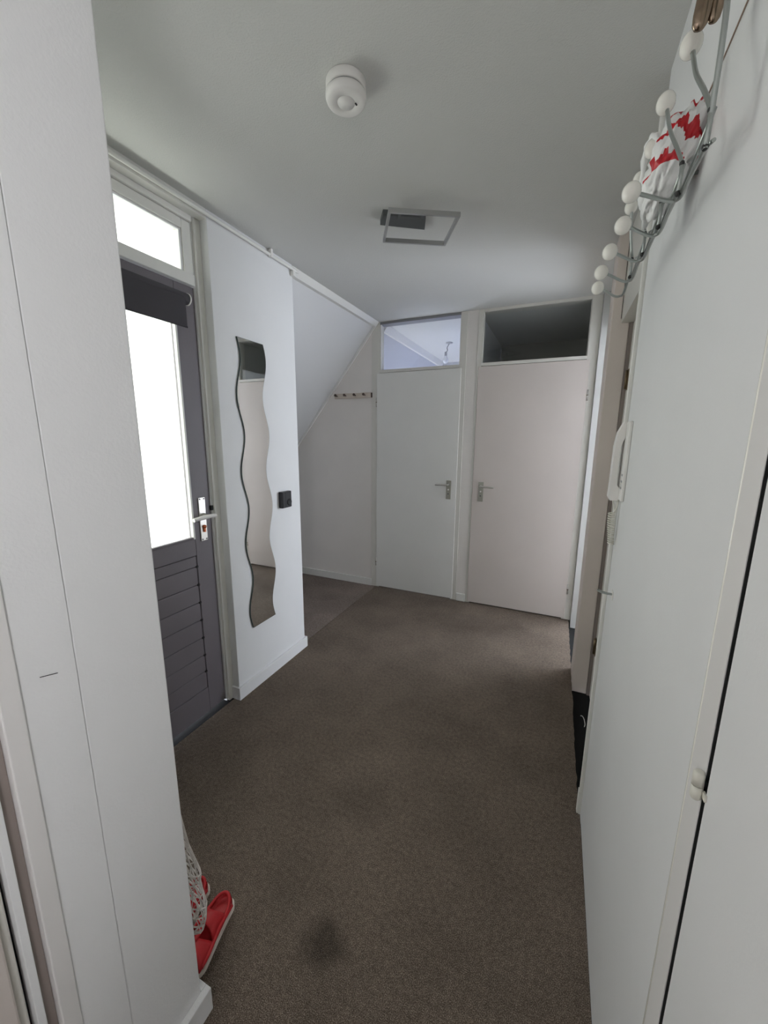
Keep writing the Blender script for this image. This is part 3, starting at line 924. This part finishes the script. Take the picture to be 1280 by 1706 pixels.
# ---- crumpled plastic bag stuffed behind the hooks
def bag():
    t = bmesh.new()
    bmesh.ops.create_icosphere(t, subdivisions=5, radius=1)
    C = Vector((0.152, 1.01, 1.968))
    lay = t.verts.layers.float.new('print')
    for v in t.verts:
        d = v.co.normalized()
        q = d * 2.3
        n1 = noise.noise(q + Vector((3, 1, 7)))
        rd = 1 - abs(noise.noise(d * 3.4 + Vector((5, 2, 1)))) * 2
        rd2 = 1 - abs(noise.noise(d * 7.0 + Vector((1, 9, 4)))) * 2
        r = 0.92 + 0.28 * n1 + 0.16 * rd + 0.07 * rd2
        taper = 1.0 - 0.30 * max(0, -d.z)
        p = Vector((d.x * 0.040 * taper, d.y * 0.062, d.z * 0.074)) * r
        p.x -= 0.020 * (-d.z)
        p.y += 0.018 * (-d.z)
        v.co = C + p
        v.co.x = min(v.co.x, XR - 0.002)
        # printed red blocks on the near / upper side
        u, w = d.y * 1.4 + d.x * 0.8, d.z
        red = 0.0
        if d.y < 0.25 and d.z > -0.25:
            band = math.sin(w * 9.5 + u * 2.0 + 1.6 * noise.noise(d * 3.0))
            red = 1.0 if band > 0.25 else 0.0
        v[lay] = red
    m = MB()
    m.bm.free()
    m.bm = t
    for f in t.faces:
        f.smooth = True
    o = m.build('plastic_bag', 'bag_plastic')
    return tag(o, 'crumpled white plastic bag with red print stuffed behind coat hooks', 'plastic bag')
BG = bag()
# handles of the bag looped over a ball end
hm = MB().tube(smooth_path([(0.135, 1.00, 2.00), (0.128, 1.012, 2.022), (0.120, 1.028, 2.040), (0.112, 1.046, 2.02), (0.116, 1.07, 1.965)], 6),
               [0.004 + 0.003 * math.sin(i * 0.9) ** 2 for i in range(25)], 8)
hm.build('handle', 'bag_plastic', BG)

# ---- pendant bulb in the attic room
PB = thing('pendant_bulb', (-1.161, 4.26, 2.27), 'bare white bulb hanging in the attic room behind the transom', 'light bulb')
MB().lathe([(0.0, 0), (0.035, 0), (0.035, 0.008), (0.012, 0.014), (0.0, 0.014)], (-1.150, 4.26, ZC), (0, 0, -1), 20).build('ceiling_rose', 'alu_grey', PB)
MB().tube(smooth_path([(-1.150, 4.26, ZC - 0.012), (-1.172, 4.262, ZC - 0.05), (-1.165, 4.26, ZC - 0.075), (-1.183, 4.26, ZC - 0.095)]), 0.0035, 8).build('flex', 'plate_grey', PB)
MB().lathe([(0.0, 0), (0.012, 0.0), (0.015, 0.03), (0.014, 0.045), (0.0, 0.045)], (-1.183, 4.26, ZC - 0.09), (0, 0, -1), 16).build('lamp_holder', 'alu_grey', PB)
MB().lathe([(0.0, 0), (0.013, 0.0), (0.017, 0.012), (0.030, 0.035), (0.032, 0.048), (0.026, 0.066), (0.014, 0.077), (0.0, 0.08)], (-1.183, 4.26, ZC - 0.128), (0, 0, -1), 24).build('bulb', 'bulb_white', PB)

# ---- curled paper scrap on the black threshold
tag(MB().tube(smooth_path([(0.232, 2.155, -0.040), (0.240, 2.150, -0.036), (0.247, 2.125, -0.034), (0.250, 2.09, -0.038), (0.246, 2.07, -0.041)]), [0.002] * 24 + [0.001], 6)
    .build('paper_scrap', 'paper'), 'small curled white scrap on the black threshold', 'scrap')


# ---- red sandals
def sandal(ox, oy, ang, label):
    """toe along local +y; length 0.205"""
    S_ = thing('sandal', (ox, oy, 0.0), label, 'sandal', 'red sandals by the wall corner')
    rt = Matrix.Rotation(ang, 3, 'Z')
    base = Vector((ox, oy, 0.0))

    def W(p):
        return base + rt @ Vector(p)
    LN = 0.197

    def half(t):     # half widths (outer, inner) along 0..1 heel->toe
        w = 0.030 + 0.013 * math.sin(min(t * 1.15, 1) * math.pi / 2) ** 1.5
        if t < 0.14:
            w *= math.sqrt(max(0, 1 - ((0.14 - t) / 0.14) ** 2)) * 0.98 + 0.02
        if t > 0.80:
            w *= math.sqrt(max(0, 1 - ((t - 0.80) / 0.20) ** 2)) * 0.98 + 0.02
        return w

    def cx(t):
        return 0.006 * math.sin(t * math.pi)

    def slab(z0, z1, inset, name, material, rim=0.0):
        t = bmesh.new()
        n = 40
        rowsA, rowsB = [], []
        for i in range(n + 1):
            u = i / n
            w = max(half(u) - inset, 0.001)
            y = inset + (LN - 2 * inset) * u
            rowsA.append([t.verts.new(W((cx(u) + s * w, y, z0))) for s in (-1, 1)])
            rowsB.append([t.verts.new(W((cx(u) + s * w, y, z1 + rim * (abs(s) ** 2)))) for s in (-1, -0.6, 0, 0.6, 1)])
            rowsB[-1][1].co.z -= rim
            rowsB[-1][2].co.z -= rim
            rowsB[-1][3].co.z -= rim
        for i in range(n):
            a, b = rowsA[i], rowsA[i + 1]
            c, d = rowsB[i], rowsB[i + 1]
            t.faces.new([a[0], a[1], b[1], b[0]])
            for k in range(4):
                t.faces.new([c[k], d[k], d[k + 1], c[k + 1]])
            t.faces.new([a[0], b[0], d[0], c[0]])
            t.faces.new([a[1], c[4], d[4], b[1]])
        t.faces.new([rowsA[0][0], rowsB[0][0]] + rowsB[0][1:] + [rowsA[0][1]])
        t.faces.new([rowsA[n][1]] + rowsB[n][::-1] + [rowsA[n][0]])
        for f in t.faces:
            f.smooth = False
        m = MB()
        m._add(t)
        return m.build(name, material, S_)
    slab(0.0005, 0.014, 0.0, 'outsole', 'sole_white')
    slab(0.0145, 0.024, 0.004, 'footbed', 'red_foam', rim=0.004)

    def strap(u0, u1, hgt, name, bulge=0.0):
        t = bmesh.new()
        na, nb = 14, 5
        outer, inner = [], []
        for j in range(nb + 1):
            u = u0 + (u1 - u0) * j / nb
            ro, ri = [], []
            w = half(u) - 0.003
            for k in range(na + 1):
                a = math.pi * k / na
                h = hgt * (math.sin(a) ** 0.7)
                # straps flare to the soles at the sides
                uu = u + (u - (u0 + u1) / 2) * 0.7 * abs(math.cos(a)) ** 2
                ro.append(t.verts.new(W((cx(u) - w * math.cos(a), uu * LN, 0.020 + h))))
                ri.append(t.verts.new(W((cx(u) - (w - 0.005) * math.cos(a), uu * LN, 0.018 + max(h - 0.005, 0)))))
            outer.append(ro)
            inner.append(ri)
        for j in range(nb):
            for k in range(na):
                t.faces.new([outer[j][k], outer[j + 1][k], outer[j + 1][k + 1], outer[j][k + 1]]).smooth = True
                t.faces.new([inner[j][k], inner[j][k + 1], inner[j + 1][k + 1], inner[j + 1][k]]).smooth = True
        for k in range(na):
            t.faces.new([outer[0][k], outer[0][k + 1], inner[0][k + 1], inner[0][k]])
            t.faces.new([outer[nb][k], inner[nb][k], inner[nb][k + 1], outer[nb][k + 1]])
        m = MB()
        m._add(t)
        st_ = m.build(name, 'red_foam', S_)
        return st_
    strap(0.36, 0.54, 0.042, 'instep_strap')
    strap(0.68, 0.86, 0.033, 'toe_strap')
    # lengthwise strap joining the two, and the heel strap
    pts = [W((cx(0.5) + 0.004, u * LN, z)) for u, z in ((0.50, 0.061), (0.60, 0.056), (0.72, 0.051))]
    MB().tube(smooth_path(pts), 0.007, 8).build('centre_strap', 'red_foam', S_)
    hp = []
    for k in range(17):
        a = math.pi * k / 16
        hp.append(W((cx(0.2) - 0.031 * math.cos(a), 0.080 - 0.070 * math.sin(a) ** 0.8, 0.030 + 0.012 * math.sin(a))))
    MB().tube(hp, 0.0048, 8).build('heel_strap', 'red_foam', S_)
    for s in (-1, 1):
        sp = [W((cx(u) + s * (half(u) - 0.003), u * LN, z)) for u, z in ((0.14, 0.026), (0.3, 0.030), (0.45, 0.034), (0.6, 0.030), (0.75, 0.028), (0.88, 0.025))]
        MB().tube(smooth_path(sp), 0.0058, 8).build('side_wall', 'red_foam', S_)
    return S_


sandal(-0.838, 0.698, math.radians(190), 'red foam sandal lying in front beside the wall corner')
sandal(-0.940, 0.697, math.radians(187), 'red foam sandal half hidden behind the white crochet bag')


# ---- white crocheted bag hanging on the far side of the near wall corner
def crochet():
    n, hgt = 16, 13
    t = bmesh.new()
    rows = []
    # right hand outline (height, x) of the sagging bag
    prof = [(0.135, -0.790), (0.16, -0.757), (0.20, -0.742), (0.264, -0.731), (0.30, -0.742), (0.322, -0.748), (0.345, -0.741), (0.361, -0.740), (0.39, -0.757), (0.411, -0.772), (0.47, -0.785), (0.55, -0.80)]
    for j in range(hgt + 1):
        v = j / hgt
        z = 0.135 + 0.415 * v
        for (za, xa), (zb, xb) in zip(prof, prof[1:]):
            if za <= z <= zb + 1e-6:
                xr = xa + (xb - xa) * (z - za) / (zb - za)
                break
        xc = -0.835
        R = xr - xc
        row = []
        for i in range(n):
            a = 2 * math.pi * (i + 0.5 * (j % 2)) / n
            k = 1 + 0.10 * noise.noise(Vector((math.cos(a) * 1.6, math.sin(a) * 1.6, v * 6)))
            dep = 0.027 * (1 - 0.75 * v ** 2) * min(1, 0.35 + v * 5)
            row.append(t.verts.new((xc + R * math.cos(a) * (k if i not in (0, 1, n - 1) else 1), 0.533 + dep * k * math.sin(a), z)))
        rows.append(row)
    t.faces.new(rows[0])
    for a, b, j in zip(rows, rows[1:], range(hgt)):
        for i in range(n):
            if j % 2 == 0:
                t.faces.new([a[i], a[(i + 1) % n], b[i]])
                t.faces.new([a[(i + 1) % n], b[(i + 1) % n], b[i]])
            else:
                t.faces.new([a[i], b[(i + 1) % n], b[i]])
                t.faces.new([a[i], a[(i + 1) % n], b[(i + 1) % n]])
    T = thing('crochet_bag', (-0.835, 0.52, 0.135), 'white crocheted net bag hanging on the wall above the sandals', 'bag')
    m = MB()
    m._add(t)
    o = m.build('net_body', 'crochet', T)
    w = o.modifiers.new('threads', 'WIREFRAME')
    w.thickness = 0.0040
    w.use_even_offset = False
    for dx in (-0.03, 0.03):
        MB().tube(smooth_path([(-0.835 + dx, 0.533, 0.545), (-0.835 + dx * 0.8, 0.528, 0.62), (-0.835 + dx * 0.2, 0.508, 0.735)]), 0.004, 8).build('strap', 'crochet', T)
    MB().tube(smooth_path([(-0.835, 0.4845, 0.730), (-0.835, 0.500, 0.725), (-0.835, 0.512, 0.728), (-0.835, 0.516, 0.745)]), 0.0045, 8).build('hanging_hook', 'white_plastic', T)


crochet()
